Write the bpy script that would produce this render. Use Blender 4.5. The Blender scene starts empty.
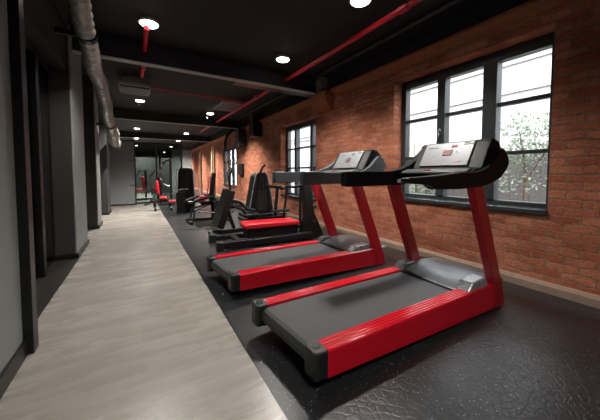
import bpy, bmesh, math, random
from mathutils import Vector, Matrix
random.seed(7)
COL = bpy.context.scene.collection
PI = math.pi

# ------------------------------------------------------------------ materials
def lin(c):
    return tuple(((v/255)/12.92 if v/255 <= .04045 else ((v/255+.055)/1.055)**2.4) for v in c) + (1,)

def newmat(name):
    m = bpy.data.materials.new(name); m.use_nodes = True
    nt = m.node_tree; nt.nodes.clear()
    out = nt.nodes.new('ShaderNodeOutputMaterial')
    b = nt.nodes.new('ShaderNodeBsdfPrincipled')
    nt.links.new(b.outputs[0], out.inputs[0])
    return m, nt, b, out

def N(nt, t, **k):
    n = nt.nodes.new(t)
    for a, v in k.items():
        if a.startswith('i_'):
            n.inputs[a[2:].replace('_', ' ')].default_value = v
        else: setattr(n, a, v)
    return n

def mat(name, rgb, rough=.5, metal=0., var=.12, scale=14., bump=0., coat=0., spec=.5):
    """painted / moulded surface: base colour with a little procedural mottling in colour and roughness"""
    m, nt, b, out = newmat(name); L = nt.links.new
    tc = N(nt, 'ShaderNodeTexCoord'); no = N(nt, 'ShaderNodeTexNoise', i_Scale=scale, i_Detail=4.)
    L(tc.outputs['Object'], no.inputs['Vector'])
    c = lin(rgb)
    mx = N(nt, 'ShaderNodeMix', data_type='RGBA')
    mx.inputs[6].default_value = tuple(v*(1-var) for v in c[:3])+(1,)
    mx.inputs[7].default_value = tuple(min(1, v*(1+var)) for v in c[:3])+(1,)
    L(no.outputs['Fac'], mx.inputs[0]); L(mx.outputs[2], b.inputs['Base Color'])
    mr = N(nt, 'ShaderNodeMapRange'); mr.inputs[3].default_value = max(.02, rough*.85); mr.inputs[4].default_value = min(1, rough*1.15)
    L(no.outputs['Fac'], mr.inputs[0]); L(mr.outputs[0], b.inputs['Roughness'])
    b.inputs['Metallic'].default_value = metal
    b.inputs['Specular IOR Level'].default_value = spec
    b.inputs['Coat Weight'].default_value = coat; b.inputs['Coat Roughness'].default_value = .12
    if bump:
        n2 = N(nt, 'ShaderNodeTexNoise', i_Scale=scale*12, i_Detail=3.); L(tc.outputs['Object'], n2.inputs['Vector'])
        bp = N(nt, 'ShaderNodeBump', i_Strength=bump, i_Distance=.004); L(n2.outputs['Fac'], bp.inputs['Height'])
        L(bp.outputs[0], b.inputs['Normal'])
    return m

def emis(name, rgb, s):
    m, nt, b, out = newmat(name)
    b.inputs['Base Color'].default_value = lin(rgb)
    b.inputs['Emission Color'].default_value = lin(rgb); b.inputs['Emission Strength'].default_value = s
    return m

def brick_mat(name='brick', dark=1.):
    m, nt, b, out = newmat(name); L = nt.links.new
    tc = N(nt, 'ShaderNodeTexCoord'); sp = N(nt, 'ShaderNodeSeparateXYZ'); L(tc.outputs['Object'], sp.inputs[0])
    ad = N(nt, 'ShaderNodeMath', operation='ADD'); L(sp.outputs[0], ad.inputs[0]); L(sp.outputs[1], ad.inputs[1])
    cb = N(nt, 'ShaderNodeCombineXYZ'); L(ad.outputs[0], cb.inputs[0]); L(sp.outputs[2], cb.inputs[1])
    # wobbling courses
    nz = N(nt, 'ShaderNodeTexNoise', i_Scale=9., i_Detail=3.); L(tc.outputs['Object'], nz.inputs['Vector'])
    sb = N(nt, 'ShaderNodeVectorMath', operation='SUBTRACT'); sb.inputs[1].default_value = (.5, .5, .5); L(nz.outputs['Color'], sb.inputs[0])
    sc = N(nt, 'ShaderNodeVectorMath', operation='SCALE'); sc.inputs['Scale'].default_value = .06; L(sb.outputs[0], sc.inputs[0])
    av = N(nt, 'ShaderNodeVectorMath', operation='ADD'); L(cb.outputs[0], av.inputs[0]); L(sc.outputs[0], av.inputs[1])
    br = N(nt, 'ShaderNodeTexBrick'); L(av.outputs[0], br.inputs['Vector'])
    br.inputs['Color1'].default_value = (.47*dark, .145*dark, .085*dark, 1); br.inputs['Color2'].default_value = (.70*dark, .285*dark, .175*dark, 1)
    br.inputs['Mortar'].default_value = (.38*dark, .22*dark, .145*dark, 1)
    br.inputs['Scale'].default_value = 1.; br.inputs['Mortar Size'].default_value = .011; br.inputs['Mortar Smooth'].default_value = .35
    br.inputs['Brick Width'].default_value = .235; br.inputs['Row Height'].default_value = .076; br.inputs['Bias'].default_value = -.1
    n2 = N(nt, 'ShaderNodeTexNoise', i_Scale=1.6, i_Detail=6., i_Roughness=.65); L(tc.outputs['Object'], n2.inputs['Vector'])
    cr = N(nt, 'ShaderNodeValToRGB'); cr.color_ramp.elements[0].position = .3; cr.color_ramp.elements[0].color = (.55, .5, .48, 1)
    cr.color_ramp.elements[1].position = .7; cr.color_ramp.elements[1].color = (1.12, 1.1, 1.08, 1); L(n2.outputs['Fac'], cr.inputs[0])
    mu = N(nt, 'ShaderNodeMix', data_type='RGBA', blend_type='MULTIPLY'); mu.inputs[0].default_value = 1
    L(br.outputs['Color'], mu.inputs[6]); L(cr.outputs[0], mu.inputs[7])
    n3 = N(nt, 'ShaderNodeTexNoise', i_Scale=38., i_Detail=5., i_Roughness=.7); L(tc.outputs['Object'], n3.inputs['Vector'])
    cr3 = N(nt, 'ShaderNodeValToRGB'); cr3.color_ramp.elements[0].position = .25; cr3.color_ramp.elements[0].color = (.5, .47, .45, 1)
    cr3.color_ramp.elements[1].position = .62; cr3.color_ramp.elements[1].color = (1.1, 1.1, 1.1, 1); L(n3.outputs['Fac'], cr3.inputs[0])
    mu2 = N(nt, 'ShaderNodeMix', data_type='RGBA', blend_type='MULTIPLY'); mu2.inputs[0].default_value = .75
    L(mu.outputs[2], mu2.inputs[6]); L(cr3.outputs[0], mu2.inputs[7])
    L(mu2.outputs[2], b.inputs['Base Color']); b.inputs['Roughness'].default_value = .92; b.inputs['Specular IOR Level'].default_value = .15
    iv = N(nt, 'ShaderNodeMath', operation='MULTIPLY_ADD'); L(br.outputs['Fac'], iv.inputs[0]); iv.inputs[1].default_value = -1.; iv.inputs[2].default_value = 1.
    a2 = N(nt, 'ShaderNodeMath', operation='MULTIPLY_ADD'); L(n3.outputs['Fac'], a2.inputs[0]); a2.inputs[1].default_value = .7; L(iv.outputs[0], a2.inputs[2])
    bp = N(nt, 'ShaderNodeBump', i_Strength=1., i_Distance=.022); L(a2.outputs[0], bp.inputs['Height']); L(bp.outputs[0], b.inputs['Normal'])
    return m

def wood_mat():
    m, nt, b, out = newmat('wood_floor'); L = nt.links.new
    tc = N(nt, 'ShaderNodeTexCoord')
    br = N(nt, 'ShaderNodeTexBrick'); L(tc.outputs['Object'], br.inputs['Vector'])
    br.inputs['Color1'].default_value = lin((142, 137, 131)); br.inputs['Color2'].default_value = lin((154, 149, 143)); br.inputs['Mortar'].default_value = lin((130, 125, 119))
    br.inputs['Scale'].default_value = 1.; br.inputs['Brick Width'].default_value = 1.5; br.inputs['Row Height'].default_value = .24
    br.inputs['Mortar Size'].default_value = .0022; br.offset = .37
    mp = N(nt, 'ShaderNodeMapping'); mp.inputs['Scale'].default_value = (1.2, 8, 1); L(tc.outputs['Object'], mp.inputs[0])
    no = N(nt, 'ShaderNodeTexNoise', i_Scale=1.5, i_Detail=6., i_Roughness=.6, i_Distortion=.6); L(mp.outputs[0], no.inputs['Vector'])
    cr = N(nt, 'ShaderNodeValToRGB'); cr.color_ramp.elements[0].position = .3; cr.color_ramp.elements[0].color = (.84, .815, .79, 1)
    cr.color_ramp.elements[1].position = .68; cr.color_ramp.elements[1].color = (1.08, 1.08, 1.08, 1); L(no.outputs['Fac'], cr.inputs[0])
    mu = N(nt, 'ShaderNodeMix', data_type='RGBA', blend_type='MULTIPLY'); mu.inputs[0].default_value = 1.
    L(br.outputs['Color'], mu.inputs[6]); L(cr.outputs[0], mu.inputs[7]); L(mu.outputs[2], b.inputs['Base Color'])
    mr = N(nt, 'ShaderNodeMapRange'); mr.inputs[3].default_value = .2; mr.inputs[4].default_value = .34; L(no.outputs['Fac'], mr.inputs[0]); L(mr.outputs[0], b.inputs['Roughness'])
    bp = N(nt, 'ShaderNodeBump', i_Strength=.25, i_Distance=.002); L(no.outputs['Fac'], bp.inputs['Height']); L(bp.outputs[0], b.inputs['Normal'])
    return m

def rubber_mat():
    m, nt, b, out = newmat('rubber_floor'); L = nt.links.new
    tc = N(nt, 'ShaderNodeTexCoord')
    v = N(nt, 'ShaderNodeTexVoronoi', i_Scale=135.); L(tc.outputs['Object'], v.inputs['Vector'])
    cs = N(nt, 'ShaderNodeSeparateColor'); L(v.outputs['Color'], cs.inputs[0])
    gt = N(nt, 'ShaderNodeMath', operation='GREATER_THAN'); gt.inputs[1].default_value = .95; L(cs.outputs[0], gt.inputs[0])
    lt = N(nt, 'ShaderNodeMath', operation='LESS_THAN'); lt.inputs[1].default_value = .3; L(v.outputs['Distance'], lt.inputs[0])
    ml = N(nt, 'ShaderNodeMath', operation='MULTIPLY'); L(gt.outputs[0], ml.inputs[0]); L(lt.outputs[0], ml.inputs[1])
    mx = N(nt, 'ShaderNodeMix', data_type='RGBA'); mx.inputs[6].default_value = lin((33, 35, 37)); mx.inputs[7].default_value = lin((190, 195, 198)); L(ml.outputs[0], mx.inputs[0])
    L(mx.outputs[2], b.inputs['Base Color'])
    nz = N(nt, 'ShaderNodeTexNoise', i_Scale=12., i_Detail=2.); L(tc.outputs['Object'], nz.inputs['Vector'])
    ds = N(nt, 'ShaderNodeVectorMath', operation='SCALE'); ds.inputs['Scale'].default_value = .014; L(nz.outputs['Color'], ds.inputs[0])
    ad = N(nt, 'ShaderNodeVectorMath', operation='ADD'); L(tc.outputs['Object'], ad.inputs[0]); L(ds.outputs[0], ad.inputs[1])
    e = N(nt, 'ShaderNodeTexVoronoi', feature='DISTANCE_TO_EDGE', i_Scale=23.); L(ad.outputs[0], e.inputs['Vector'])
    mr = N(nt, 'ShaderNodeMapRange'); mr.inputs[1].default_value = 0; mr.inputs[2].default_value = .12; L(e.outputs['Distance'], mr.inputs[0])
    n2 = N(nt, 'ShaderNodeTexNoise', i_Scale=160., i_Detail=2.); L(tc.outputs['Object'], n2.inputs['Vector'])
    sm = N(nt, 'ShaderNodeMath', operation='MULTIPLY_ADD'); L(n2.outputs['Fac'], sm.inputs[0]); sm.inputs[1].default_value = .12; L(mr.outputs[0], sm.inputs[2])
    sy = N(nt, 'ShaderNodeSeparateXYZ'); L(tc.outputs['Object'], sy.inputs[0])
    my = N(nt, 'ShaderNodeMapRange'); my.inputs[1].default_value = .4; my.inputs[2].default_value = 2.6; my.inputs[3].default_value = .3; my.inputs[4].default_value = .06; L(sy.outputs[1], my.inputs[0])
    bp = N(nt, 'ShaderNodeBump', i_Distance=.003); L(my.outputs[0], bp.inputs['Strength']); L(sm.outputs[0], bp.inputs['Height']); L(bp.outputs[0], b.inputs['Normal'])
    rg = N(nt, 'ShaderNodeMapRange'); rg.inputs[3].default_value = .33; rg.inputs[4].default_value = .37; L(nz.outputs['Fac'], rg.inputs[0]); L(rg.outputs[0], b.inputs['Roughness'])
    return m

def glass_mat(name, tint=(255, 255, 255), refl=.03, rough=.02, fres=.22):
    m, nt, b, out = newmat(name); L = nt.links.new
    nt.nodes.remove(b)
    t = N(nt, 'ShaderNodeBsdfTransparent'); t.inputs[0].default_value = lin(tint)
    g = N(nt, 'ShaderNodeBsdfGlossy'); g.inputs['Roughness'].default_value = rough
    fr = N(nt, 'ShaderNodeLayerWeight'); fr.inputs[0].default_value = .25
    ma = N(nt, 'ShaderNodeMath', operation='MULTIPLY_ADD', use_clamp=True); L(fr.outputs['Fresnel'], ma.inputs[0]); ma.inputs[1].default_value = fres; ma.inputs[2].default_value = refl
    mx = N(nt, 'ShaderNodeMixShader'); L(ma.outputs[0], mx.inputs[0]); L(t.outputs[0], mx.inputs[1]); L(g.outputs[0], mx.inputs[2])
    L(mx.outputs[0], out.inputs[0])
    return m

M = dict(
    brick=brick_mat(), brick_dark=brick_mat('dark_brick', .62), wood=wood_mat(), rubber=rubber_mat(),  # second brick is the same brick in darker colours
    ceil=mat('black_ceiling', (17, 18, 19), .8), steel_black=mat('black_beam', (46, 49, 50), .45, .3),
    beam_grey=mat('grey_beam', (150, 152, 150), .5, .2), upper=mat('black_plaster', (16, 16, 16), .8),
    ledge=mat('ledge_plaster', (150, 92, 62), .9, var=.3, bump=.5), plinth=mat('dusty_plinth', (138, 116, 100), .9, var=.25, bump=.4),
    grey=mat('grey_paint', (120, 124, 123), .7, var=.05), grey_dark=mat('dark_grey', (48, 49, 49), .6, var=.06),
    grey_light=mat('door_paint', (124, 128, 129), .6, var=.04), black=mat('satin_black', (16, 17, 18), .35),
    recess=mat('recess_tile', (38, 36, 35), .4, var=.2), mid=mat('mid_grey_paint', (60, 61, 61), .7),  # mid is a plain neutral grey for the enclosing walls
    red=mat('red_paint', (196, 8, 34), .22, var=.02, coat=.6), red_mid=mat('red_upright_bright', (178, 10, 30), .3, var=.0, coat=.2), red_dark=mat('red_upright', (150, 8, 26), .3, var=.0, coat=.2), red_pipe=mat('red_pipe', (196, 26, 42), .4, var=.15),
    red_pad=mat('red_leather', (196, 22, 38), .38, var=.1, bump=.15), belt=mat('belt_rubber', (54, 56, 58), .6, var=.08, scale=60, bump=.3),
    plastic=mat('black_plastic', (17, 18, 19), .5, var=.1, spec=.15), plastic_grey=mat('grey_plastic', (70, 74, 75), .35, var=.1), cap=mat('cap_plastic', (25, 27, 28), .42, var=.1),
    hood=mat('hood_plastic', (104, 110, 114), .32, .2, var=.08), silver=mat('silver_plastic', (176, 182, 184), .28, .55, var=.05),
    panel_dull=mat('panel_grey', (118, 121, 124), .4, .1, var=.03), panel=mat('panel_silver', (134, 137, 141), .4, .1, var=.03), led=emis('red_led', (96, 4, 12), .3), ink=mat('printed_ink', (60, 60, 64), .5), pink=mat('red_print', (214, 130, 130), .5),
    green=mat('green_print', (120, 170, 140), .5),
    frame=mat('window_paint', (46, 51, 52), .4, var=.08), sill=mat('sill_board', (48, 53, 56), .25, var=.08), glass=glass_mat('window_glass'),
    smoke=glass_mat('smoked_glass', (105, 108, 108), .4, fres=.5), far_glass=glass_mat('partition_glass', (200, 208, 206), .06),
    chrome=mat('chrome', (190, 194, 195), .22, .9, var=.05), metal=mat('machine_black', (17, 18, 19), .42, .0, spec=.35), dkgrey=mat('machine_grey', (48, 51, 52), .4, .3),
    duct=mat('duct_foil', (150, 150, 146), .3, .5, var=.4, scale=20, bump=.6), white=mat('white_metal', (190, 190, 186), .4),
    lens=emis('lamp_lens', (255, 250, 244), 14.), facade=mat('white_render', (150, 150, 150), .9, var=.03), facade_grey=mat('cornice', (128, 127, 126), .9),
    fence=mat('weathered_fence', (98, 100, 100), .9, var=.2), bark=mat('bark', (90, 72, 55), .9, var=.3), paving=mat('paving', (100, 99, 97), .9),
    concrete=mat('concrete', (120, 112, 102), .9, var=.2, bump=.4), tan=mat('tan_paint', (170, 140, 112), .7, var=.1),
)
def leaf_mat():
    m = mat('pale_leaf', (112, 126, 108), .6, var=.35, scale=3.)
    return m
M['leaf'] = leaf_mat()

# ------------------------------------------------------------------ mesh builder
class MB:
    def __init__(s): s.bm = bmesh.new()
    def hexa(s, pts):
        v = [s.bm.verts.new(p) for p in pts]
        for f in ((0,3,2,1),(4,5,6,7),(0,1,5,4),(1,2,6,5),(2,3,7,6),(3,0,4,7)): s.bm.faces.new([v[i] for i in f])
        return s
    def box(s, x0, x1, y0, y1, z0, z1):
        return s.hexa([(x0,y0,z0),(x1,y0,z0),(x1,y1,z0),(x0,y1,z0),(x0,y0,z1),(x1,y0,z1),(x1,y1,z1),(x0,y1,z1)])
    def bar(s, p, q, w, h, up=(0,0,1), w2=None, h2=None):
        """rectangular bar from p to q, w sideways and h along up, tapering to w2/h2"""
        p, q = Vector(p), Vector(q); d = (q-p).normalized(); up = Vector(up)
        if abs(d.dot(up)) > .98: up = Vector((1,0,0))
        r = d.cross(up).normalized(); u = r.cross(d).normalized()
        w2 = w if w2 is None else w2; h2 = h if h2 is None else h2
        a = [p+r*sx*w/2+u*sz*h/2 for sx, sz in ((-1,-1),(1,-1),(1,1),(-1,1))]
        b = [q+r*sx*w2/2+u*sz*h2/2 for sx, sz in ((-1,-1),(1,-1),(1,1),(-1,1))]
        return s.hexa(a+b)
    def tube(s, pts, r, seg=10, radii=None):
        pts = [Vector(p) for p in pts]; rings = []
        up = Vector((0,0,1)); prev = None
        for i, p in enumerate(pts):
            d = ((pts[i+1]-p) if i == 0 else (p-pts[i-1]) if i == len(pts)-1 else (pts[i+1]-pts[i-1])).normalized()
            if prev is None:
                ref = up if abs(d.dot(up)) < .95 else Vector((1,0,0)); a = d.cross(ref).normalized()
            else: a = (prev - d*prev.dot(d)).normalized()
            prev = a; b = d.cross(a); rr = radii[i] if radii else r
            rings.append([s.bm.verts.new(p+(a*math.cos(2*PI*k/seg)+b*math.sin(2*PI*k/seg))*rr) for k in range(seg)])
        for i in range(len(rings)-1):
            for k in range(seg): s.bm.faces.new((rings[i][k], rings[i][(k+1)%seg], rings[i+1][(k+1)%seg], rings[i+1][k]))
        s.bm.faces.new(rings[0][::-1]); s.bm.faces.new(rings[-1])
        return s
    def prism(s, prof, a0, a1, axis='y', shrink=None):
        """profile extruded; axis y: prof is (x,z); axis x: prof is (y,z); axis z: prof is (x,y)"""
        def P(u, v, a): return (u,a,v) if axis == 'y' else (a,u,v) if axis == 'x' else (u,v,a)
        A = [s.bm.verts.new(P(u,v,a0)) for u, v in prof]; B = [s.bm.verts.new(P(u,v,a1)) for u, v in (shrink or prof)]
        n = len(A); s.bm.faces.new(A); s.bm.faces.new(B[::-1])
        for i in range(n): s.bm.faces.new((A[i], B[i], B[(i+1)%n], A[(i+1)%n]))
        return s
    def disc(s, c, r, h, seg=24, axis='z'):
        c = Vector(c); d = Vector({'x':(1,0,0),'y':(0,1,0),'z':(0,0,1)}[axis])*h
        return s.tube([c, c+d], r, seg)
    def torus(s, c, R, r, axis='z', seg=24, ts=8):
        c = Vector(c); rings = []
        for i in range(seg):
            a = 2*PI*i/seg; ring = []
            for k in range(ts):
                t = 2*PI*k/ts; rad = R+r*math.cos(t); o = r*math.sin(t); ca, sa = math.cos(a)*rad, math.sin(a)*rad
                ring.append(s.bm.verts.new(c+Vector((ca,sa,o) if axis == 'z' else (ca,o,sa) if axis == 'y' else (o,ca,sa))))
            rings.append(ring)
        for i in range(seg):
            for k in range(ts): s.bm.faces.new((rings[i][k], rings[(i+1)%seg][k], rings[(i+1)%seg][(k+1)%ts], rings[i][(k+1)%ts]))
        return s
    def build(s, name, m, parent=None, bevel=0., smooth=False, keep=False, seg=2, angle=35):
        bmesh.ops.recalc_face_normals(s.bm, faces=s.bm.faces)
        loc = Vector((0,0,0))
        if parent is None and not keep:
            xs = [v.co.x for v in s.bm.verts]; ys = [v.co.y for v in s.bm.verts]; zs = [v.co.z for v in s.bm.verts]
            loc = Vector(((min(xs)+max(xs))/2, (min(ys)+max(ys))/2, min(zs)))
            for v in s.bm.verts: v.co -= loc
        me = bpy.data.meshes.new(name); s.bm.to_mesh(me); s.bm.free()
        o = bpy.data.objects.new(name, me); COL.objects.link(o); o.location = loc; me.materials.append(m)
        if parent: o.parent = parent
        if bevel:
            b = o.modifiers.new('bevel', 'BEVEL'); b.width = bevel; b.segments = seg; b.limit_method = 'ANGLE'; b.angle_limit = math.radians(30)
        if smooth or bevel:
            for p in me.polygons: p.use_smooth = True
            me.set_sharp_from_angle(angle=math.radians(angle))
        return o

def tag(o, label, cat, group=None):
    o['label'] = label; o['category'] = cat
    if group: o['group'] = group
    return o
def thing(name, label, cat, loc=(0,0,0), rz=0, group=None):
    o = bpy.data.objects.new(name, None); COL.objects.link(o); o.location = loc; o.rotation_euler = (0,0,rz); o.empty_display_size = .1
    return tag(o, label, cat, group)
def struct(o): o['kind'] = 'structure'; return o
def shell(name, loc=(0,0,0)):
    o = bpy.data.objects.new(name, None); COL.objects.link(o); o.location = loc; return struct(o)
def dup(root, loc, rz=None):
    r = root.copy(); COL.objects.link(r); r.location = loc
    if rz is not None: r.rotation_euler = (0,0,rz)
    for ch in list(root.children):
        c = ch.copy(); COL.objects.link(c); c.parent = r
        for g in ch.children:
            d = g.copy(); COL.objects.link(d); d.parent = c
    return r

# ------------------------------------------------------------------ the room
WX = 3.4                      # inner face of the brick wall
CZ = 3.09                     # underside of ceiling
YE = 31.
struct(MB().box(-1.9, .59, -2, YE, -.1, 0).build('floor', M['wood'], keep=True))
struct(MB().box(.59, WX+.02, -2, YE, -.1, .002).build('floor_rubber', M['rubber'], keep=True))
struct(MB().box(.575, .592, -2, YE, -.05, .004).build('trim_1', M['black'], keep=True))
struct(MB().box(-2.2, 3.8, -2.2, YE+.2, CZ, CZ+.2).build('ceiling', M['ceil'], keep=True))
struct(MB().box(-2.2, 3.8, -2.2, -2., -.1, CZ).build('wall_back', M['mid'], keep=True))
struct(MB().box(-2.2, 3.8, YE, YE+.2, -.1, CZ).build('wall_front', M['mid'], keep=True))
# brick wall with three window openings
OPEN = [(1.07, 2.95, .77, 2.55), (5.1, 6.85, .55, 2.42), (10.9, 12.75, .6, 2.25)]
w = MB(); y = -2.; x1 = WX+.30
for (a, b, z0, z1) in OPEN:
    w.box(WX, x1, y, a, -.1, 2.74); w.box(WX, x1, a, b, -.1, z0); w.box(WX, x1, a, b, z1, 2.74); y = b
w.box(WX, x1, y, YE, -.1, 2.74)
struct(w.build('wall_right', M['brick'], keep=True))
struct(MB().box(WX-.02, x1, -2, YE, 2.74, CZ).build('wall_right_upper', M['upper'], keep=True))
lp = [(WX-.11, 2.81), (WX-.11, 2.775), (WX-.06, 2.735), (WX-.03, 2.69), (WX+.01, 2.68), (WX+.01, 2.81)]
struct(MB().prism([(x, z) for x, z in lp], -2, 4.45).build('trim_2', M['ledge'], keep=True))
struct(MB().prism([(x, z) for x, z in lp], 4.98, YE).build('trim_3', M['ledge'], keep=True))
struct(MB().prism([(WX-.06, 0), (WX-.06, .07), (WX-.03, .095), (WX+.01, .1), (WX+.01, 0)], -2, YE).build('baseboard_right', M['plinth'], keep=True))

# windows: dark timber frames set deep in the openings
def window(i, rec, mull, munt, xf, handle=None):
    a, b, z0, z1 = rec
    root = shell('window_%d' % i, (xf, (a+b)/2, z0)); oy = (a+b)/2
    f = MB(); d0, d1 = -.05, .06
    H = z1-z0
    f.box(d0, d1, a-oy, a-oy+.075, 0, H); f.box(d0, d1, b-oy-.075, b-oy, 0, H)
    f.box(d0, d1, a-oy+.075, b-oy-.075, 0, .07); f.box(d0, d1, a-oy+.075, b-oy-.075, H-.12, H)
    for m0, m1 in mull: f.box(d0-.015, d1, m0-oy, m1-oy, .07, H-.12)
    f.build('frame', M['frame'], root, bevel=.006)
    u = MB()
    edges = [a+.075] + [e for m_ in mull for e in m_] + [b-.075]
    for k in range(0, len(edges), 2):
        for z in munt: u.box(-.03, .04, edges[k]-oy, edges[k+1]-oy, z-z0-.02, z-z0+.02)
    u.build('muntin', M['frame'], root)
    MB().box(.0, .008, a-oy+.05, b-oy-.05, .05, H-.1).build('glass', M['glass'], root)
    MB().box(WX-.025-xf, -.02, a-oy-.005, b-oy+.005, -.03, .02).build('sill', M['sill'], root, bevel=.006)
    if handle:
        hy, hz = handle
        h = MB(); h.box(-.08, -.06, hy-oy-.015, hy-oy+.015, hz-z0-.05, hz-z0+.05); h.box(-.11, -.075, hy-oy-.01, hy-oy+.01, hz-z0, hz-z0+.02); h.box(-.12, -.1, hy-oy-.01, hy-oy+.01, hz-z0-.1, hz-z0+.02)
        h.build('handle', M['chrome'], root, bevel=.003)
    return root
window(1, OPEN[0], [(1.62, 1.77), (2.24, 2.35)], (1.38, 1.94), 3.63, (2.295, 1.72))
window(2, OPEN[1], [(5.5, 5.6), (6.28, 6.37)], (1.29, 1.80), 3.63)
window(3, OPEN[2], [(11.42, 11.52), (12.0, 12.1)], (1.1, 1.65), 3.47)

# left side: near wall, glazed recess, three piers, end wall
struct(MB().box(-2.2, -.65, -2, 2.33, 0, CZ).build('wall_left', M['grey'], keep=True))
struct(MB().box(-.65, -.632, -2, 2.33, 0, .1).build('baseboard_left', M['black'], keep=True))
struct(MB().box(-.7, -.6, 2.33, 2.42, 0, CZ).build('trim_4', M['black'], keep=True, bevel=.004))
struct(MB().box(-1.9, -.715, 2.42, 4.7, 0, .004).build('floor_recess', M['recess'], keep=True))
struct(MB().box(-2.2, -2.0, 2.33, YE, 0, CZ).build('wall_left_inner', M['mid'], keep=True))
win = shell('window_4', (-.98, 3.55, 0))
f = MB(); f.box(-.03, .06, .46, .56, 0, 2.5); f.box(-.03, .05, -1.13, -1.07, 0, 2.5); f.box(-.03, .02, 1.12, 1.14, 0, 2.5); f.box(-.03, .05, -1.13, 1.14, 2.44, 2.5)
f.build('frame', M['black'], win, bevel=.004)
MB().box(0, .01, -1.1, 1.12, .01, 2.46).build('glass', M['smoke'], win)
struct(MB().box(-1.9, -.78, 2.42, 4.7, 2.5, CZ).build('wall_left_header', M['upper'], keep=True))
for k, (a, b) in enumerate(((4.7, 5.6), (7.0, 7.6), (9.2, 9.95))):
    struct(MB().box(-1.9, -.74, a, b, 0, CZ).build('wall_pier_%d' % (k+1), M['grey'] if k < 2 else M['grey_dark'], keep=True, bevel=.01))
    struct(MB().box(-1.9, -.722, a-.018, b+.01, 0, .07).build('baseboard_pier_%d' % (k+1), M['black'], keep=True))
    struct(MB().box(-1.9, -.755, a-.015, a, .07, CZ).build('trim_%d' % (5+k), M['grey_dark'], keep=True))  # darker front sheet; shade on the camera-facing side is put in its colour
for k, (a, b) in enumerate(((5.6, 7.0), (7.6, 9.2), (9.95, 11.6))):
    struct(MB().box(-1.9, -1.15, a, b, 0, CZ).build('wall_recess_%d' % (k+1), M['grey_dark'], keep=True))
# grey flush door at the end of the aisle, glass partition, far grey wall
d = shell('door_1', (-.48, 11.62, 0))
MB().box(-.42, .36, 0, .05, .03, 2.3).build('panel', M['grey_light'], d, bevel=.005)
MB().box(.36, .4, -.01, .06, 0, 2.34).box(-.46, -.42, -.01, .06, 0, 2.34).box(-.42, .36, -.01, .06, 2.3, 2.34).build('frame', M['black'], d)
MB().box(-.42, .36, -.006, .05, 0, .05).build('kick_plate', M['black'], d)
for z in (.72, 1.62): MB().box(.2, .37, -.02, 0, z-.012, z+.012).build('hinge', M['black'], d)
pw = shell('window_5', (.7, 12., 0))
f = MB(); f.box(-.82, -.78, -.03, .03, 0, 2.3); f.box(-.12, -.07, -.03, .03, 0, 2.3); f.box(.78, .84, -.03, .03, 0, 2.3); f.box(-.78, .78, -.03, .03, 2.24, 2.32); f.box(-.78, .78, -.03, .03, 0, .05)
f.build('frame', M['steel_black'], pw)
MB().box(-.78, .78, -.004, .004, .05, 2.24).build('glass', M['far_glass'], pw)
struct(MB().box(1.54, 2.5, 15.9, 16.1, 0, 2.4).build('wall_far', M['grey'], keep=True))
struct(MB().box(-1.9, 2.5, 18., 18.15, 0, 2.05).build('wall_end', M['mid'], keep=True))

# ------------------------------------------------------------------ ceiling services
for k, (yy, lab) in enumerate(((4.82, 'nearest grey steel beam crossing the black ceiling'), (9.95, 'second grey steel beam crossing the black ceiling'),
                               (14.9, 'farthest steel beam, across the ceiling above the glass partition'))):
    t = thing('ceiling_beam', lab, 'beam', (1.33, yy, 2.78), group='steel beams crossing the ceiling')
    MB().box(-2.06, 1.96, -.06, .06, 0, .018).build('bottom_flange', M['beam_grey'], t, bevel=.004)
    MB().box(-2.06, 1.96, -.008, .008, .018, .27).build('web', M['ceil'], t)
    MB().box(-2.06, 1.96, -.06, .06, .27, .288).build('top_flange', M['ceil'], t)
    for x in (-1.9, -.5, 1.7):
        MB().box(x-.02, x+.02, -.05, .05, .288, CZ-2.78).build('hanger', M['steel_black'], t)
tag(MB().box(1.55, 3.3, 4.9, 5.16, 2.8, 3.0).build('ceiling_casing', M['dkgrey'], bevel=.01), 'wide dark boxed casing beside the nearest ceiling beam', 'casing')
t = thing('beam_bracket', 'rough concrete bracket on brick pier under the nearest beam', 'bracket', (WX-.1, 4.72, 2.42))
MB().prism([(-.12, .36), (-.12, .2), (.0, .02), (.1, 0), (.1, .36)], -.26, .26).build('corbel', M['ledge'], t, bevel=.012)
MB().box(-.1, .1, -.1, .12, .36, .7).build('pad', M['concrete'], t, bevel=.012)
# dark boxes hung high on the wall
tag(MB().box(3.08, 3.38, 8.1, 8.5, 2.3, 3.0).build('ceiling_box', M['black'], bevel=.01), 'black square box hanging high by the brick wall past the second window', 'ceiling box')
tag(MB().box(3.1, 3.38, 9.6, 9.95, 2.1, 2.76).build('ceiling_box', M['steel_black'], bevel=.01), 'smaller dark box high on wall beside the third window', 'ceiling box')

# red sprinkler pipes
p = thing('sprinkler_pipe', 'long red sprinkler pipe running under the ceiling along the brick wall', 'pipe', (2.5, 5, 2.96))
MB().tube([(.08, -6.5, 0), (.04, -1.5, 0), (-.12, 7.6, 0)], .034, 12).build('pipe', M['red_pipe'], p, smooth=True)
for yy in (-2.9, 1.2, 5.2): MB().tube([(.055-.022*(yy+3), yy-.06, 0), (.055-.022*(yy+3), yy+.06, 0)], .045, 12).build('coupling', M['red_pipe'], p, smooth=True)
for yy in (-4.2, .6, 4.): MB().tube([(.05-.02*(yy+3), yy, .03), (.05-.02*(yy+3), yy, .16)], .008, 6).build('hanger', M['steel_black'], p)
p = thing('sprinkler_pipe', 'short red pipe along the ceiling beside the nearest left lamp', 'pipe', (.12, 5, 2.99))
MB().tube([(.01, -.95, 0), (-.02, 1.1, 0)], .03, 12).build('pipe', M['red_pipe'], p, smooth=True)
MB().tube([(-.005, .55, 0), (-.005, .67, 0)], .04, 12).build('coupling', M['red_pipe'], p, smooth=True)
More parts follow.
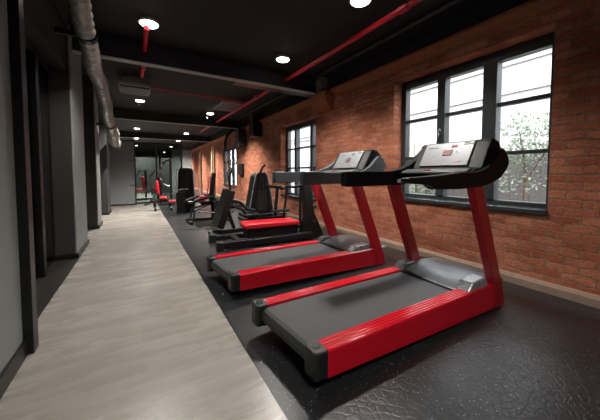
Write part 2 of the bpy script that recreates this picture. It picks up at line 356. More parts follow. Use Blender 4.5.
p = thing('sprinkler_pipe', 'thin red branch pipe running across the ceiling behind the beam', 'pipe', (1.0, 6.99, 3.02))
MB().tube([(-.9, -.04, 0), (1.45, .05, 0)], .018, 10).build('pipe', M['red_pipe'], p, smooth=True)
MB().tube([(.82, .03, 0), (.92, .032, 0)], .026, 10).build('coupling', M['red_pipe'], p, smooth=True)
for (x, yy, lab) in ((1.93, 9.15, 'small sprinkler head below the ceiling near a right row lamp'), (.06, 8.3, 'small sprinkler head under the left row lamp by the air conditioner')):
    s = thing('fire_sprinkler', lab, 'sprinkler', (x, yy, 2.9))
    MB().tube([(0, 0, .03), (0, 0, CZ-2.9)], .008, 8).build('stem', M['steel_black'], s)
    MB().tube([(0, 0, 0), (0, 0, .04)], .03, 10, radii=[.022, .01]).build('deflector', M['white'], s)
# black conduits
tag(MB().tube([(3.05, -1.9, 3.04), (3.05, 20, 3.04)], .025, 8).build('conduit', M['steel_black'], smooth=True), 'black conduit along the ceiling close to the brick wall', 'conduit')
# air conditioner and vent
t = thing('air_conditioner', 'grey ceiling air conditioner cassette above the aisle', 'air conditioner', (-.02, 6.55, 2.8))
MB().box(-.27, .27, -.3, .3, .03, .1).build('housing', M['beam_grey'], t, bevel=.012)
g = MB().box(-.25, .25, -.28, .28, 0, .03).build('grille', M['dkgrey'], t, bevel=.005)
for k in range(5): MB().box(-.25, .25, -.25+k*.11, -.22+k*.11, -.006, .0).build('slat', M['beam_grey'], g)
for x in (-.25, .25): MB().tube([(x, .2, .09), (x, .2, CZ-2.8)], .008, 6).build('hanger', M['steel_black'], t)
t = thing('ceiling_vent', 'grey slatted air vent on the ceiling beside the long red pipe', 'vent', (2.2, 7.7, 2.98))
f = MB(); f.box(-.32, .32, -.5, -.46, 0, .05); f.box(-.32, .32, .46, .5, 0, .05); f.box(-.32, -.28, -.46, .46, 0, .05); f.box(.28, .32, -.46, .46, 0, .05)
f.build('frame', M['beam_grey'], t)
MB().box(-.28, .28, -.46, .46, .04, CZ-2.98).build('backing', M['black'], t)
for k in range(6): MB().box(-.28, .28, -.4+k*.15, -.35+k*.15, .01, .03).build('slat', M['beam_grey'], t)

# flexible foil duct on the left
A, B = Vector((-.45, 3.3, 2.76)), Vector((-.53, 9.0, 1.97))
P0 = A+(A-B)*.55; pts, rad = [], []
n = 190
for i in range(n+1):
    tt = i/n; p_ = P0.lerp(B, tt); wob = .012*math.sin(tt*23)+.008*math.sin(tt*57+1)
    pts.append(p_+Vector((wob, 0, .6*wob))); base = .062+.054*tt
    rad.append(base + (.011, -.002, -.009)[i % 3] + .004*math.sin(i*1.7))
t = thing('flexible_duct', 'crinkled silver foil ventilation duct hanging along the left ceiling', 'duct', P0)
MB().tube([q-P0 for q in pts], .1, 18, radii=rad).build('hose', M['duct'], t, smooth=True, angle=25)
MB().tube([B-P0, B-P0+Vector((-.02, .14, -.03))], .15, 18).build('end_collar', M['black'], t, smooth=True)
for tt in (.42, .8):
    c = P0.lerp(B, tt)-P0; r_ = .066+.058*tt+.01
    d_ = (B-P0).normalized()
    s = MB().tube([c-d_*.035, c+d_*.035], r_, 20).build('strap', M['black'], t, smooth=True)
    MB().tube([c+Vector((0, 0, r_-.01)), c+Vector((0, 0, CZ-P0.z-c.z))], .008, 6).build('hanger', M['black'], s)
    MB().bar(c+Vector((-.1, 0, -.02)), c+Vector((-.27, 0, -.02)), .05, .05).build('bracket', M['black'], s)

# downlights
lamp = thing('ceiling_lamp', '', 'ceiling lamp', (2.1, 2.21, 3.03), group='round ceiling lamps')
MB().torus((0, 0, .03), .112, .012).build('ring', M['white'], lamp, smooth=True)
MB().tube([(0, 0, .03), (0, 0, CZ-3.03)], .112, 20).build('housing', M['white'], lamp, smooth=True)
MB().tube([(0, 0, -.004), (0, 0, .012), (0, 0, .032)], .09, 24, radii=[.06, .098, .106]).build('lens', M['lens'], lamp, smooth=True)
spots = [(2.16, 2.36, 'round white ceiling lamp nearest the camera in right row'), (2.13, 4.2, 'second round ceiling lamp of the right row, just left of red pipe'),
         (2.02, 9.1, 'third round ceiling lamp of the right row, past the vent'), (2.03, 14.2, 'fourth round ceiling lamp of the right row'),
         (2.05, 17.6, 'fifth round ceiling lamp of the right row'), (2.05, 21.8, 'sixth round ceiling lamp of the right row'), (2.05, 27.8, 'farthest round ceiling lamp of the right row'),
         (.16, 4.08, 'nearest round ceiling lamp of the left row, over the aisle'), (.08, 8.45, 'second round ceiling lamp of the left row, behind air conditioner'),
         (-.01, 13.7, 'third round ceiling lamp of the left row'), (-.05, 17.5, 'fourth round ceiling lamp of the left row'), (-.08, 22., 'farthest round ceiling lamp of the left row')]
for i, (x, yy, lab) in enumerate(spots):
    o = lamp if i == 0 else dup(lamp, (x, yy, 3.03)); o.location = (x, yy, 3.03); o['label'] = lab
    ld = bpy.data.lights.new('downlight_and_fill', 'SPOT'); ld.energy = 290 if yy < 5 else 850 if yy < 12 else 1300; ld.spot_size = math.radians(128); ld.spot_blend = .7; ld.shadow_soft_size = .09; ld.color = (1, .95, .88)
    lo = bpy.data.objects.new('downlight_and_fill', ld); COL.objects.link(lo); lo.location = (x, yy, 3.0)

# ------------------------------------------------------------------ treadmills
def treadmill(label, loc, rz=0., near_tip=True, grey=False):
    t = thing('treadmill', label, 'treadmill', loc, rz)
    hw = .365
    armm = M['plastic_grey'] if grey else M['plastic']
    # side rails: ribbed red extrusions
    for s in (-1, 1):
        yo, yi = s*hw, s*(hw-.105)
        pr = [(yo, 0), (yo, .222)]
        ys = [yo-s*.012*k for k in range(1, 8)]
        top = [(yo-s*.008, .23)]
        for k in range(4):
            a = yo-s*(.016+.022*k); top += [(a, .23), (a-s*.003, .224), (a-s*.007, .224), (a-s*.010, .23)]
        top += [(yi, .23)]
        pr = [(yo, 0), (yo, .222)] + top + [(yi, 0)]
        # bottom edge drops from .075 at the rear to .015 at the front
        def prof(zb): return [(y_, zb if z_ == 0 else z_) for y_, z_ in pr]
        MB().prism(prof(.08), .05 if s < 0 else -.02, 1.86, 'x', shrink=prof(.015)).build('side_rail', M['red'], t, bevel=.002, angle=25)
    for s in (-1, 1):
        c = MB(); y0, y1 = sorted((s*(hw+.006), s*(hw-.115)))
        q = .03 if s < 0 else -.035
        prof = [(q-.04, y0), (q+.03, y0), (q+.03, y1), (q-.04, y1), (q-.06, y1-.02), (q-.06, y0+.02)]
        o = c.prism(prof, .085, .236, 'z').build('end_cap', M['cap'], t, bevel=.012, seg=3)
        b = MB().torus((q-.015, s*(hw-.055), .236), .02, .004).disc((q-.015, s*(hw-.055), .232), .012, .007, 16).build('bolt', M['dkgrey'], o, smooth=True)
        MB().tube([(.2, s*(hw-.09), .004), (.2, s*(hw-.09), .085)], .018, 14).build('foot', M['cap'], t, smooth=True)
    # belt wraps the rear roller
    bp = [(1.42, .212), (.0, .212), (-.022, .2), (-.034, .165), (-.03, .13), (-.012, .112), (1.42, .112)]
    skew = lambda o: [(x+o if x < 1 else x, z) for x, z in bp]
    MB().prism(skew(.022), -.256, .256, shrink=skew(-.027)).build('running_belt', M['belt'], t, smooth=True, angle=20)
    MB().box(.04, 1.85, -.25, .25, .07, .109).build('deck', M['cap'], t)
    for s in (-1, 1): MB().box(s*-.02-.02, .02, s*.252-.006, s*.252+.006, .09, .2).build('roller_plate', M['dkgrey'], t)
    # domed motor hood
    hp = [(1.375, .215), (1.40, .228), (1.5, .262), (1.62, .284), (1.76, .288), (1.9, .272), (1.97, .22), (1.98, .08), (1.40, .08)]
    hb = MB(); rows = [(-.30, .72), (-.262, .9), (-.2, 1.), (0, 1.04), (.2, 1.), (.262, .9), (.30, .72)]
    rings = []
    for yy, k in rows: rings.append([hb.bm.verts.new((x, yy, .2+(z-.2)*k if z > .2 else z)) for x, z in hp])
    for i in range(len(rings)-1):
        for j in range(len(hp)): hb.bm.faces.new((rings[i][j], rings[i][(j+1)%len(hp)], rings[i+1][(j+1)%len(hp)], rings[i+1][j]))
    hb.bm.faces.new(rings[0]); hb.bm.faces.new(rings[-1][::-1])
    hd = hb.build('motor_hood', M['hood'], t, smooth=True, angle=28)
    MB().prism([(1.366, .2), (1.366, .226), (1.385, .236), (1.40, .236), (1.40, .2)], -.262, .262).build('hood_lip', M['black'], t)
    for s in (-1, 1):
        y0, y1 = sorted((s*(hw-.015), s*(hw-.125)))
        MB().prism([(1.40, .2), (1.42, .235), (1.47, .292), (1.66, .30), (1.71, .23), (1.71, .2)] if s < 0 else [(1.36, .2), (1.38, .235), (1.43, .282), (1.56, .285), (1.64, .2)], y0, y1).build('foot_cover', M['silver'] if s < 0 else M['plastic_grey'], t, bevel=.012, seg=3)
        MB().box(1.87, 2.03, s*(hw-.1)-.05, s*(hw-.1)+.05, .1, .215).build('front_cap', M['silver'] if grey else M['cap'], t, bevel=.012)
        MB().tube([(1.93, s*(hw-.1)-.03, .055), (1.93, s*(hw-.1)+.03, .055)], .053, 16).build('wheel', M['cap'], t, smooth=True)
    # leaning red uprights
    for s in (-1, 1):
        y0, y1 = sorted((s*(hw+.005), s*(hw-.055))); dx = .015 if s < 0 else -.11
        MB().prism([(1.765+dx, .012), (1.925+dx, .012), (1.90+dx, .14), (1.49+dx, 1.11), (1.37+dx, 1.08), (1.765+dx, .15)], y0, y1).build('upright', M['red_mid'] if grey else M['red_dark'], t, bevel=.005)
    # handrails: long flat arms that sweep up into the console cheeks
    far_sweep = [(1.25, 1.168), (1.42, 1.19), (1.55, 1.235), (1.68, 1.31), (1.775, 1.385), (1.83, 1.41), (1.90, 1.385), (1.945, 1.325), (1.95, 1.255), (1.90, 1.18), (1.81, 1.115), (1.66, 1.065), (1.5, 1.045)]
    near_sweep = [(1.2, 1.155), (1.44, 1.16), (1.57, 1.185), (1.67, 1.24), (1.75, 1.32), (1.81, 1.36), (1.87, 1.335), (1.925, 1.265), (1.925, 1.225), (1.88, 1.17), (1.80, 1.115), (1.66, 1.068), (1.5, 1.045)]
    for s in (-1, 1):
        sweep = far_sweep if s > 0 else near_sweep
        y0, y1 = sorted((s*(hw+.012), s*(hw-.06)))
        if s > 0 or near_tip:
            arm = sweep + [(1.3, 1.035), (.74, 1.035), (.73, 1.05), (.73, 1.155), (.74, 1.165)]
        else:
            arm = sweep + [(1.2, 1.035), (.93, 1.042), (.87, 1.075), (.68, 1.085), (.655, 1.10), (.66, 1.122), (.95, 1.135)]
        o = MB().prism(arm, y0, y1).build('handrail', armm, t, bevel=.014, seg=3, angle=40)
        if grey:
            MB().box(.724, 1.0, y0-.004, y1+.004, 1.03, 1.17).build('grip_sleeve', M['plastic_grey'], o, bevel=.012)
        elif s < 0:
            MB().tube([(.66, y1+.012, 1.10), (.88, y1+.012, 1.10)], .012, 8).build('grip_trim', M['silver'], o, smooth=True)
    # console body between the cheeks
    cp = [(1.44, 1.12), (1.46, 1.165), (1.50, 1.185), (1.56, 1.19), (1.585, 1.205), (1.715, 1.425), (1.75, 1.44), (1.83, 1.42), (1.9, 1.34), (1.9, 1.2), (1.78, 1.09), (1.58, 1.05), (1.48, 1.06)]
    MB().prism(cp, -.335, .305).build('console', M['plastic'], t, bevel=.008)
    MB().prism([(1.40, 1.145), (1.405, 1.165), (1.49, 1.19), (1.55, 1.19), (1.55, 1.17)], -.30, .30).build('tray', M['plastic_grey'], t, bevel=.006)
    # silver control panel on the slope
    a, b = Vector((1.578, 0, 1.207)), Vector((1.708, 0, 1.425)); dr = (b-a).normalized(); nr = Vector((-dr.z, 0, dr.x))
    def slab(u0, u1, v0, v1, h0, h1, mm=None):   # u across (world -y is the right), v up the slope 0..1
        pts_ = []
        for h in (h0, h1):
            for (u_, v_) in ((u0, v0), (u1, v0), (u1, v1), (u0, v1)):
                p_ = a.lerp(b, v_) + nr*h; pts_.append((p_.x, -u_, p_.z))
        return pts_
    cpn = MB().hexa(slab(-.235, .215, .04, 1, -.004, .006)).build('control_panel', M['panel_dull'] if grey else M['panel'], t, bevel=.003)
    if grey:
        ce = a.lerp(b, .5)+nr*.007
        MB().tube([ce, ce+nr*.004], .045, 20).build('emblem', M['ink'], cpn, smooth=True)
        MB().tube([ce+nr*.004, ce+nr*.007], .02, 14).build('emblem_centre', M['led'], cpn, smooth=True)
    else:
        MB().hexa(slab(-.035, .045, .46, .68, .006, .010)).build('display', M['led'], cpn)
    MB().hexa(slab(.025, .075, .80, .90, .006, .010)).build('display', M['ink'] if grey else M['led'], cpn)
    for (u0, u1, v0, v1) in ((-.20, -.10, .80, .835), (.13, .21, .86, .92), (.13, .17, .95, .97)):
        MB().hexa(slab(u0, u1, v0, v1, .006, .008)).build('marking', M['ink'], cpn)
    for (u, v, k) in ((-.17, .2, 0), (-.14, .2, 0), (-.02, .2, 0), (.10, .2, 0), (.13, .2, 0), (.15, .22, 0), (.0, .32, 0), (.02, .02+.07, 0), (-.09, .62, 1), (.09, .6, 1), (.12, .72, 1), (-.12, .45, 1)):
        MB().hexa(slab(u-.006, u+.006, v-.018, v+.018, .006, .009)).build('button', M['pink'] if k == 0 else M['green'], cpn)
    MB().box(1.42, 1.46, .02, .07, 1.165, 1.182).build('safety_key', M['red_pipe'], t, bevel=.004)
    return t
treadmill('large red and black treadmill nearest the camera, in front of the big window', (.77, 1.487, 0), near_tip=False)
treadmill('second red treadmill, with grey handrails, behind the nearest one', (.715, 2.76, 0), math.radians(.5), grey=True)

# ------------------------------------------------------------------ black machine with red roller bench
t = thing('padded_bench', 'low black machine with long red padded cushion behind the second treadmill', 'exercise machine', (1.9, 4.3, 0), math.radians(-2))
MB().box(-.85, .7, -.32, -.2, .03, .13).build('floor_beam', M['metal'], t, bevel=.012)
MB().box(-.85, .7, .26, .36, .03, .11).build('floor_beam', M['metal'], t, bevel=.012)
for s in (-.26, .31):
    MB().box(-.93, -.83, s-.07, s+.07, 0, .14).build('end_cap', M['cap'], t, bevel=.015)
MB().box(-.6, -.5, -.26, .31, .04, .1).build('cross_member', M['metal'], t, bevel=.008)
MB().box(.5, .62, -.26, .31, .04, .1).build('cross_member', M['metal'], t, bevel=.008)
MB().box(-.4, .52, -.1, .18, .1, .25).build('box_frame', M['metal'], t, bevel=.012)
pr = [(-.44, .25), (.5, .25), (.54, .285), (.5, .335), (-.40, .345), (-.46, .31)]
MB().prism(pr, -.16, .2).build('cushion', M['red_pad'], t, bevel=.03, seg=4)
MB().prism([(.56, 0), (1.0, 0), (.97, .1), (.80, .45), (.71, .98), (.58, .98), (.62, .4), (.54, .1)], -.2, -.08).build('wedge_upright', M['metal'], t, bevel=.012)
MB().tube([(.66, -.14, .95), (.66, -.14, 1.03), (.54, -.14, 1.08)], .022, 10).build('handle', M['metal'], t, smooth=True)
for z in (.3, .55): MB().disc((.8, -.215, z), .03, .02, 14, 'y').build('knob', M['dkgrey'], t, smooth=True)
t = thing('handle_stand', 'pair of thin black handle posts standing below the second window', 'exercise machine', (2.44, 5.0, 0), 0)
MB().box(-.35, .55, -.06, .06, .0, .07).build('base_beam', M['metal'], t, bevel=.01)
MB().tube([(-.08, 0, .06), (-.08, 0, .4), (-.03, 0, .86)], .035, 10).build('post', M['metal'], t, smooth=True)
MB().tube([(.12, 0, .06), (.12, 0, .4), (.2, 0, .88)], .025, 10).build('post', M['metal'], t, smooth=True)
MB().tube([(-.28, 0, .92), (-.2, 0, .89), (.02, 0, .88), (.08, 0, .83)], .034, 12).build('handle_grip', M['metal'], t, smooth=True)
MB().tube([(.1, 0, .84), (.16, 0, .89), (.35, 0, .86), (.6, 0, .9)], .026, 12).build('handle_grip', M['metal'], t, smooth=True)
MB().tube([(.5, 0, .03), (.5, 0, .4), (.52, 0, .88)], .03, 10).build('post', M['metal'], t, smooth=True)
MB().box(-.15, .22, -.05, .05, .36, .42).build('cross_bar', M['dkgrey'], t, bevel=.008)

# ------------------------------------------------------------------ leaning black plate machine
t = thing('leg_press', 'black machine with tall tilted foot plate, left of the weight tower', 'exercise machine', (1.4, 5.15, 0), 0)
MB().bar((-.16, 0, .16), (.07, 0, .84), .5, .12, up=(1, 0, 0)).build('foot_plate', M['metal'], t, bevel=.02, seg=3)
MB().bar((-.19, 0, .2), (-.03, 0, .72), .04, .03, up=(1, 0, 0)).build('plate_rib', M['dkgrey'], t)
MB().box(-.24, .6, -.06, .06, .02, .1).build('base_beam', M['metal'], t, bevel=.01)
for x in (-.24, .55): MB().box(x-.05, x+.05, -.2, .2, 0, .06).build('foot', M['cap'], t, bevel=.01)
MB().tube([(.05, .08, .66), (.3, .08, .58), (.45, .08, .44), (.6, .08, .40)], .03, 10).build('arm', M['metal'], t, smooth=True)
MB().tube([(.05, -.08, .56), (.3, -.08, .46), (.58, -.08, .1)], .03, 10).build('arm', M['metal'], t, smooth=True)
MB().bar((.15, 0, .1), (.02, 0, .5), .06, .06, up=(1, 0, 0)).build('strut', M['metal'], t, bevel=.006)
MB().box(.3, .62, -.2, .2, .3, .38).build('seat', M['metal'], t, bevel=.03, seg=3)
MB().box(.5, .58, -.04, .04, .08, .31).build('seat_post', M['metal'], t)

# ------------------------------------------------------------------ weight tower by the second window
t = thing('weight_tower', 'tall black tapered weight tower with chrome edges against the brick wall', 'exercise machine', (2.64, 6.5, 0), 0)
body = [(-.36, .16), (.30, .16), (.14, 1.08), (.08, 1.17), (-.1, 1.17), (-.18, 1.08)]
MB().prism(body, -.17, .2).build('shroud', M['metal'], t, bevel=.02, seg=3)
for x0, x1_ in ((-.27, -.15), (-.2, -.05), (.06, .0), (.22, .1)):
    MB().bar((x0, -.182, .2), (x1_, -.182, 1.06), .015, .02, up=(0, 1, 0)).build('shroud_rib', M['dkgrey'], t)
for x0, x1_ in ((-.37, -.185), (.31, .148)):
    MB().tube([(x0, -.18, .16), (x1_, -.18, 1.1), (x1_*.7, -.18, 1.18)], .014, 8).build('edge_tube', M['silver'], t, smooth=True)
MB().box(-.5, .6, -.25, .25, .0, .07).build('base_plate', M['metal'], t, bevel=.012)
MB().box(-.3, .3, -.15, .18, .07, .165).build('plinth', M['metal'], t, bevel=.01)
MB().tube([(.0, -.02, 1.16), (.06, -.02, 1.3), (.14, -.02, 1.36)], .028, 10).build('top_handle', M['metal'], t, smooth=True)
MB().tube([(-.45, -.26, .12), (.1, -.32, .16), (.62, -.26, .12)], .022, 10).build('front_tube', M['dkgrey'], t, smooth=True)
k = MB()
for i in range(9): k.box(-.13, .11, -.188, -.17, .24+i*.055, .285+i*.055)
k.build('weight_stack', M['dkgrey'], t)

# ------------------------------------------------------------------ seated machine with tall backrest
t = thing('chest_press', 'black seated machine with tall backrest and red seat side', 'exercise machine', (1.45, 6.8, 0), 0)
MB().bar((.03, 0, .38), (.12, 0, 1.16), .22, .09, up=(1, 0, 0), w2=.16).build('backrest', M['metal'], t, bevel=.03, seg=3)
MB().bar((-.055, -.0, .5), (.02, -.0, 1.08), .035, .02, up=(1, 0, 0)).build('back_piping', M['red_pad'], t)
MB().box(-.22, .1, -.16, .16, .42, .5).build('seat', M['metal'], t, bevel=.03, seg=3)
MB().box(-.22, -.1, -.17, .1, .5, .62).build('cushion', M['red_pad'], t, bevel=.03, seg=3)
MB().box(.05, .13, -.05, .05, .06, .5).build('frame_post', M['metal'], t, bevel=.008)
MB().box(-.5, .5, -.05, .05, .02, .1).build('base_beam', M['metal'], t, bevel=.01)
for x in (-.45, .42): MB().box(x-.04, x+.04, -.32, .32, 0, .06).build('foot_beam', M['metal'], t, bevel=.01)
for s in (-1, 1):
    MB().tube([(.1, s*.1, .55), (.05, s*.3, .62), (-.2, s*.32, .58), (-.42, s*.3, .5)], .03, 10).build('press_arm', M['metal'], t, smooth=True)
    MB().tube([(-.42, s*.3, .5), (-.5, s*.22, .5)], .026, 10).build('grip', M['cap'], t, smooth=True)
    MB().tube([(-.4, s*.2, .06), (-.36, s*.2, .3), (.0, s*.12, .42)], .024, 10).build('leg', M['dkgrey'], t, smooth=True)
    MB().disc((.2, s*.2, .4), .13, .05, 20, 'y').build('weight_plate', M['cap'], t, bevel=.01)
MB().tube([(-.3, -.34, .28), (.1, -.36, .24), (.5, -.3, .22)], .022, 10).build('side_bar', M['chrome'], t, smooth=True)

# ------------------------------------------------------------------ cable cabinet
t = thing('cable_cabinet', 'tall black cabinet machine with rounded top and pale edges in the distance', 'exercise machine', (1.16, 8.7, 0), 0)
MB().prism([(-.25, .0), (.25, .0), (.23, 1.2), (.17, 1.31), (-.15, 1.31), (-.2, 1.2)], -.2, .2).build('cabinet', M['metal'], t, bevel=.02, seg=3)
MB().box(-.14, .14, -.212, -.2, .25, 1.15).build('front_panel', M['black'], t, bevel=.004)
MB().box(-.26, -.02, -.26, -.2, .0, .62).build('lower_cover', M['dkgrey'], t, bevel=.01)
for x0, x1_ in ((-.255, -.2), (.255, .225)):
    MB().tube([(x0, -.21, .02), (x1_, -.21, 1.2), (x1_*.72, -.21, 1.315)], .016, 8).build('edge_tube', M['silver'], t, smooth=True)
MB().tube([(-.2, -.23, .68), (.06, -.23, .7)], .02, 8).build('handle', M['chrome'], t, smooth=True)

# red-padded bench in front of the cabinet
t = thing('weight_bench', 'low bench with red pads and black frame left of the tall cabinet', 'bench', (.63, 9.6, 0), 0)
for s, x in ((-1, -.22), (1, .22)):
    MB().tube([(x, -.2, .03), (x, -.2, .22), (x*.6, 0, .3)], .03, 8).build('leg', M['metal'], t, smooth=True)
    MB().tube([(x, .2, .03), (x, .2, .22), (x*.6, 0, .3)], .03, 8).build('leg', M['metal'], t, smooth=True)
    MB().tube([(x-.03, -.26, .06), (x+.03, -.26, .06)], .06, 12).build('wheel', M['cap'], t, smooth=True)
MB().box(-.3, .34, -.05, .05, .27, .32).build('frame', M['metal'], t, bevel=.01)
MB().bar((-.08, 0, .4), (.12, 0, .37), .3, .08).build('seat', M['red_pad'], t, bevel=.03, seg=3)
MB().bar((.16, 0, .26), (.4, 0, .26), .3, .08).build('cushion', M['red_pad'], t, bevel=.03, seg=3)
MB().bar((-.1, .0, .5), (-.15, .0, .92), .2, .07, up=(1, 0, 0)).build('backrest', M['red_pad'], t, bevel=.03, seg=3)
MB().tube([(-.1, .08, .3), (-.13, .08, .9)], .025, 8).build('back_post', M['metal'], t, smooth=True)
MB().tube([(-.28, -.1, .36), (-.4, -.1, .22), (-.5, -.1, .2)], .03, 8).build('foot_roller', M['cap'], t, smooth=True)

# machines behind the glass partition
rm = thing('red_back_machine', 'machine with upright red backrest seen through the glass, nearer the grey door', 'exercise machine', (.2, 13.6, 0), 0, 'red backed machines behind the glass')
MB().bar((0, 0, .5), (-.06, 0, 1.02), .26, .1, up=(1, 0, 0)).build('backrest', M['red_pad'], rm, bevel=.03, seg=3)
MB().box(-.3, .05, -.16, .16, .4, .49).build('seat', M['red_pad'], rm, bevel=.03, seg=3)
MB().box(.02, .1, -.05, .05, 0, 1.3).build('post', M['metal'], rm, bevel=.01)
MB().box(-.35, .35, -.05, .05, .0, .08).build('base_beam', M['metal'], rm, bevel=.01)
MB().tube([(.06, 0, 1.2), (-.15, .1, 1.25), (-.3, .2, 1.0)], .025, 8).build('arm', M['metal'], rm, smooth=True)
r2 = dup(rm, (.72, 12.7, 0)); r2['label'] = 'machine with upright red backrest seen through the glass, beside the curved rack'
t = thing('cable_rack', 'black framed rack with curved pale arc of plates before the glass', 'exercise machine', (.9, 11.2, 0), 0)
for x in (-.22, .12): MB().box(x-.03, x+.03, -.04, .04, 0, 1.75).build('post', M['metal'], t, bevel=.006)
MB().box(-.25, .15, -.04, .04, 1.72, 1.8).build('top_bar', M['metal'], t, bevel=.006)
MB().box(-.3, .3, -.2, .2, 0, .06).build('base', M['metal'], t, bevel=.006)
arc = [(.1-.34*math.sin(a), -.1, 1.15+.48*math.cos(a)) for a in [k*PI/12-.1 for k in range(0, 13)]]
MB().tube(arc, .03, 8).build('arc_tube', M['chrome'], t, smooth=True)
for i in range(1, 11, 2): MB().disc((arc[i][0], -.17, arc[i][2]), .06, .05, 14, 'y').build('weight_plate', M['dkgrey'], t, smooth=True)

# stepper near the third window, curved black conduit, wall box, vertical pipes
t = thing('stair_stepper', 'thin black machine with raised angled handles before the third window', 'exercise machine', (2.58, 9.0, 0), 0)
MB().box(-.35, .35, -.2, .2, 0, .1).build('base', M['metal'], t, bevel=.015)
MB().tube([(.1, 0, .08), (.02, 0, .7), (.0, 0, 1.0)], .035, 10).build('mast', M['metal'], t, smooth=True)
MB().bar((-.06, 0, .98), (.12, 0, 1.38), .1, .04, up=(1, 0, 0)).build('console', M['metal'], t, bevel=.01)
for s in (-1, 1):
    MB().tube([(-.05, s*.08, .9), (-.02, s*.2, 1.1), (.12, s*.22, 1.45), (.2, s*.2, 1.52)], .022, 8).build('handle', M['metal'], t, smooth=True)
    MB().bar((-.3, s*.12, .3), (.2, s*.12, .16), .12, .04).build('pedal', M['cap'], t, bevel=.01)
    MB().bar((-.2, s*.12, .09), (-.1, s*.12, .24), .05, .05).build('pedal_strut', M['metal'], t)
tag(MB().tube([(3.15, 10.6, CZ), (3.13, 10.62, 2.75), (2.97, 10.62, 2.6), (2.9, 10.62, 2.35), (2.9, 10.62, 2.1)], .045, 12).build('drop_pipe', M['metal'], smooth=True), 'bent black pipe dropping from the ceiling by the third window', 'pipe')
tag(MB().box(WX-.09, WX-.001, 9.9, 10.35, 1.1, 1.5).build('wall_box', M['metal'], bevel=.01), 'small black box on brick wall right of the third window', 'wall box')
for (x, yy, z1, lab) in ((3.2, 13.7, 2.5, 'pale vertical pipe on the brick wall just past the third window'), (2.5, 13.3, 2.1, 'pale vertical post standing left of the third window'), (3.25, 14.4, 2.5, 'thin pale vertical pipe on brick wall deep in the room')):
    tag(MB().tube([(x, yy, 0), (x, yy, z1)], .05, 12).build('vertical_pipe', M['tan'], smooth=True), lab, 'pipe')

# ------------------------------------------------------------------ outside
struct(MB().box(3.78, 16, -6, 34, -.4, -.3).build('ground', M['paving'], keep=True))
t = thing('building', 'white rendered building with cornice lines across the street', 'building', (11, 8, -.3))
MB().box(0, .6, -16, 24, 0, 9).build('wall', M['facade'], t)
for z, h in ((3.9, .05), (4.15, .03), (5.1, .06), (5.35, .04)): MB().box(-.12, 0, -16, 24, z, z+h).build('cornice', M['facade_grey'], t)
MB().box(-.04, 0, -5.3, -4.0, 3.3, 3.36).build('cable_run', M['facade_grey'], t)
for yy in (-2.2, 3., 9., 15.): MB().box(-.03, 0, yy-.5, yy+.5, 1., 2.6).build('window', M['facade_grey'], t)
t = thing('garden_fence', 'grey weathered board fence outside the big window', 'fence', (5.6, 2.2, -.3))
b = MB(); k = -2.6
while k < 3.6: b.box(0, .025, k, k+.135, .05, 1.78+.02*math.sin(k*9)); k += .142
b.build('board_panel', M['fence'], t)
for yy in (-2.5, -.6, 1.4, 3.4): MB().box(.025, .1, yy-.05, yy+.05, 0, 1.85).build('post', M['fence'], t)
for z in (.4, 1.4): MB().box(.025, .06, -2.6, 3.6, z, z+.08).build('rail', M['fence'], t)
def shrub(name, label, base, blobs, n, seed, stems):
    rnd = random.Random(seed)
    t = thing(name, label, 'shrub', base)
    s = MB()
    for (pts_, r) in stems: s.tube(pts_, r, 6, radii=[r*(1-.6*i/(len(pts_)-1)) for i in range(len(pts_))])
    s.build('stem', M['bark'], t, smooth=True)
    m = MB()
    for (c, rx, ry, rz) in blobs:
        for _ in range(int(n*(c[3] if len(c) > 3 else 1))):
            while True:
                p_ = Vector((rnd.uniform(-1, 1), rnd.uniform(-1, 1), rnd.uniform(-1, 1)))
                if p_.length < 1: break
            p_ = Vector((c[0]+p_.x*rx, c[1]+p_.y*ry, c[2]+p_.z*rz)); sz = rnd.uniform(.018, .04)
            u = Vector((rnd.gauss(0, 1), rnd.gauss(0, 1), rnd.gauss(0, 1))).normalized(); v = u.orthogonal().normalized()
            m.bm.faces.new([m.bm.verts.new(p_+u*sz), m.bm.verts.new(p_+v*sz*.5), m.bm.verts.new(p_-u*sz), m.bm.verts.new(p_-v*sz*.5)])
    o = m.build('foliage', M['leaf'], t); return t
shrub('garden_shrub', 'pale leafy shrub with bare brown stem outside the right casement', (5.15, 1.9, -.3),
      [((0, -.3, 1.95), .3, .5, .3), ((.05, .3, 2.0), .3, .45, .36), ((0, .0, 2.2), .25, .5, .25), ((0, .0, 1.75), .25, .6, .2), ((-.05, .1, 1.35, .3), .2, .45, .25)], 560, 3,
      [([(0, 0, 0), (.03, .03, .8), (-.02, .0, 1.5), (.05, .12, 2.1)], .022), ([(-.02, 0, 1.3), (0, -.2, 1.7), (.05, -.3, 2.0)], .014)])
shrub('garden_shrub', 'taller pale leafy shrub outside the two left casements', (5.25, 3.9, -.3),
      [((0, -.3, 1.5), .3, .5, .4), ((.0, .3, 1.9), .3, .45, .42), ((0, .0, 1.1), .28, .5, .3), ((0, -.75, 1.8), .25, .35, .3)], 620, 5,
      [([(0, 0, 0), (.03, .03, .8), (-.02, .0, 1.5), (.05, .12, 2.1)], .025), ([(-.02, 0, .6), (0, -.4, 1.2), (.05, -.7, 1.8)], .016)])

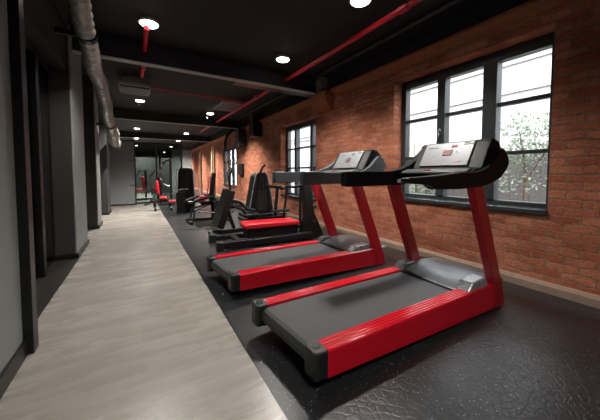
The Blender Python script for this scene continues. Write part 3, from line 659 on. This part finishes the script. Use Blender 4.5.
# ------------------------------------------------------------------ light, world, camera
sc = bpy.context.scene
wd = bpy.data.worlds.new('overcast'); sc.world = wd; wd.use_nodes = True
nt = wd.node_tree; bg = nt.nodes['Background']
tcw = nt.nodes.new('ShaderNodeTexCoord'); sx = nt.nodes.new('ShaderNodeSeparateXYZ'); nt.links.new(tcw.outputs['Generated'], sx.inputs[0])
rp = nt.nodes.new('ShaderNodeValToRGB'); rp.color_ramp.elements[0].color = (.8, .84, .9, 1); rp.color_ramp.elements[1].color = (1, 1, 1, 1); nt.links.new(sx.outputs[2], rp.inputs[0])
nt.links.new(rp.outputs[0], bg.inputs[0]); bg.inputs[1].default_value = 13.
for (a, b, z0, z1) in OPEN:
    ld = bpy.data.lights.new('window_portal', 'AREA'); ld.shape = 'RECTANGLE'; ld.size = z1-z0; ld.size_y = b-a; ld.cycles.is_portal = True
    lo = bpy.data.objects.new('window_portal', ld); COL.objects.link(lo); lo.location = (3.71, (a+b)/2, (z0+z1)/2); lo.rotation_euler = (0, PI/2, 0)

for (x, yy, zz, e) in ((-1.5, 3.2, 2.9, 60), (-1.5, 4.3, 2.9, 40)):  # unseen fill lights added to brighten the view through the smoked glass
    ld = bpy.data.lights.new('side_room_fill', 'POINT'); ld.energy = e; ld.shadow_soft_size = .1
    lo = bpy.data.objects.new('side_room_fill', ld); COL.objects.link(lo); lo.location = (x, yy, zz)
for (x, yy, e) in ((.2, -.8, 200), (1.3, -1.3, 70)):  # unseen fill spots added behind the camera to lift the near side
    ld = bpy.data.lights.new('downlight_and_fill', 'SPOT'); ld.energy = e; ld.spot_size = math.radians(140); ld.spot_blend = .8; ld.shadow_soft_size = .12; ld.color = (1, .96, .9)
    lo = bpy.data.objects.new('downlight_and_fill', ld); COL.objects.link(lo); lo.location = (x, yy, 3.0)
cam = bpy.data.cameras.new('camera'); co = bpy.data.objects.new('camera', cam); COL.objects.link(co)
cam.sensor_width = 36; cam.lens = 275/600*36; cam.shift_y = -24/600; cam.clip_start = .02
co.location = (0, 0, 1.15); co.rotation_euler = (math.radians(90-2.65), 0, math.radians(-30.4))
sc.camera = co
sc.view_settings.view_transform = 'Standard'; sc.view_settings.look = 'None'; sc.view_settings.exposure = 0.
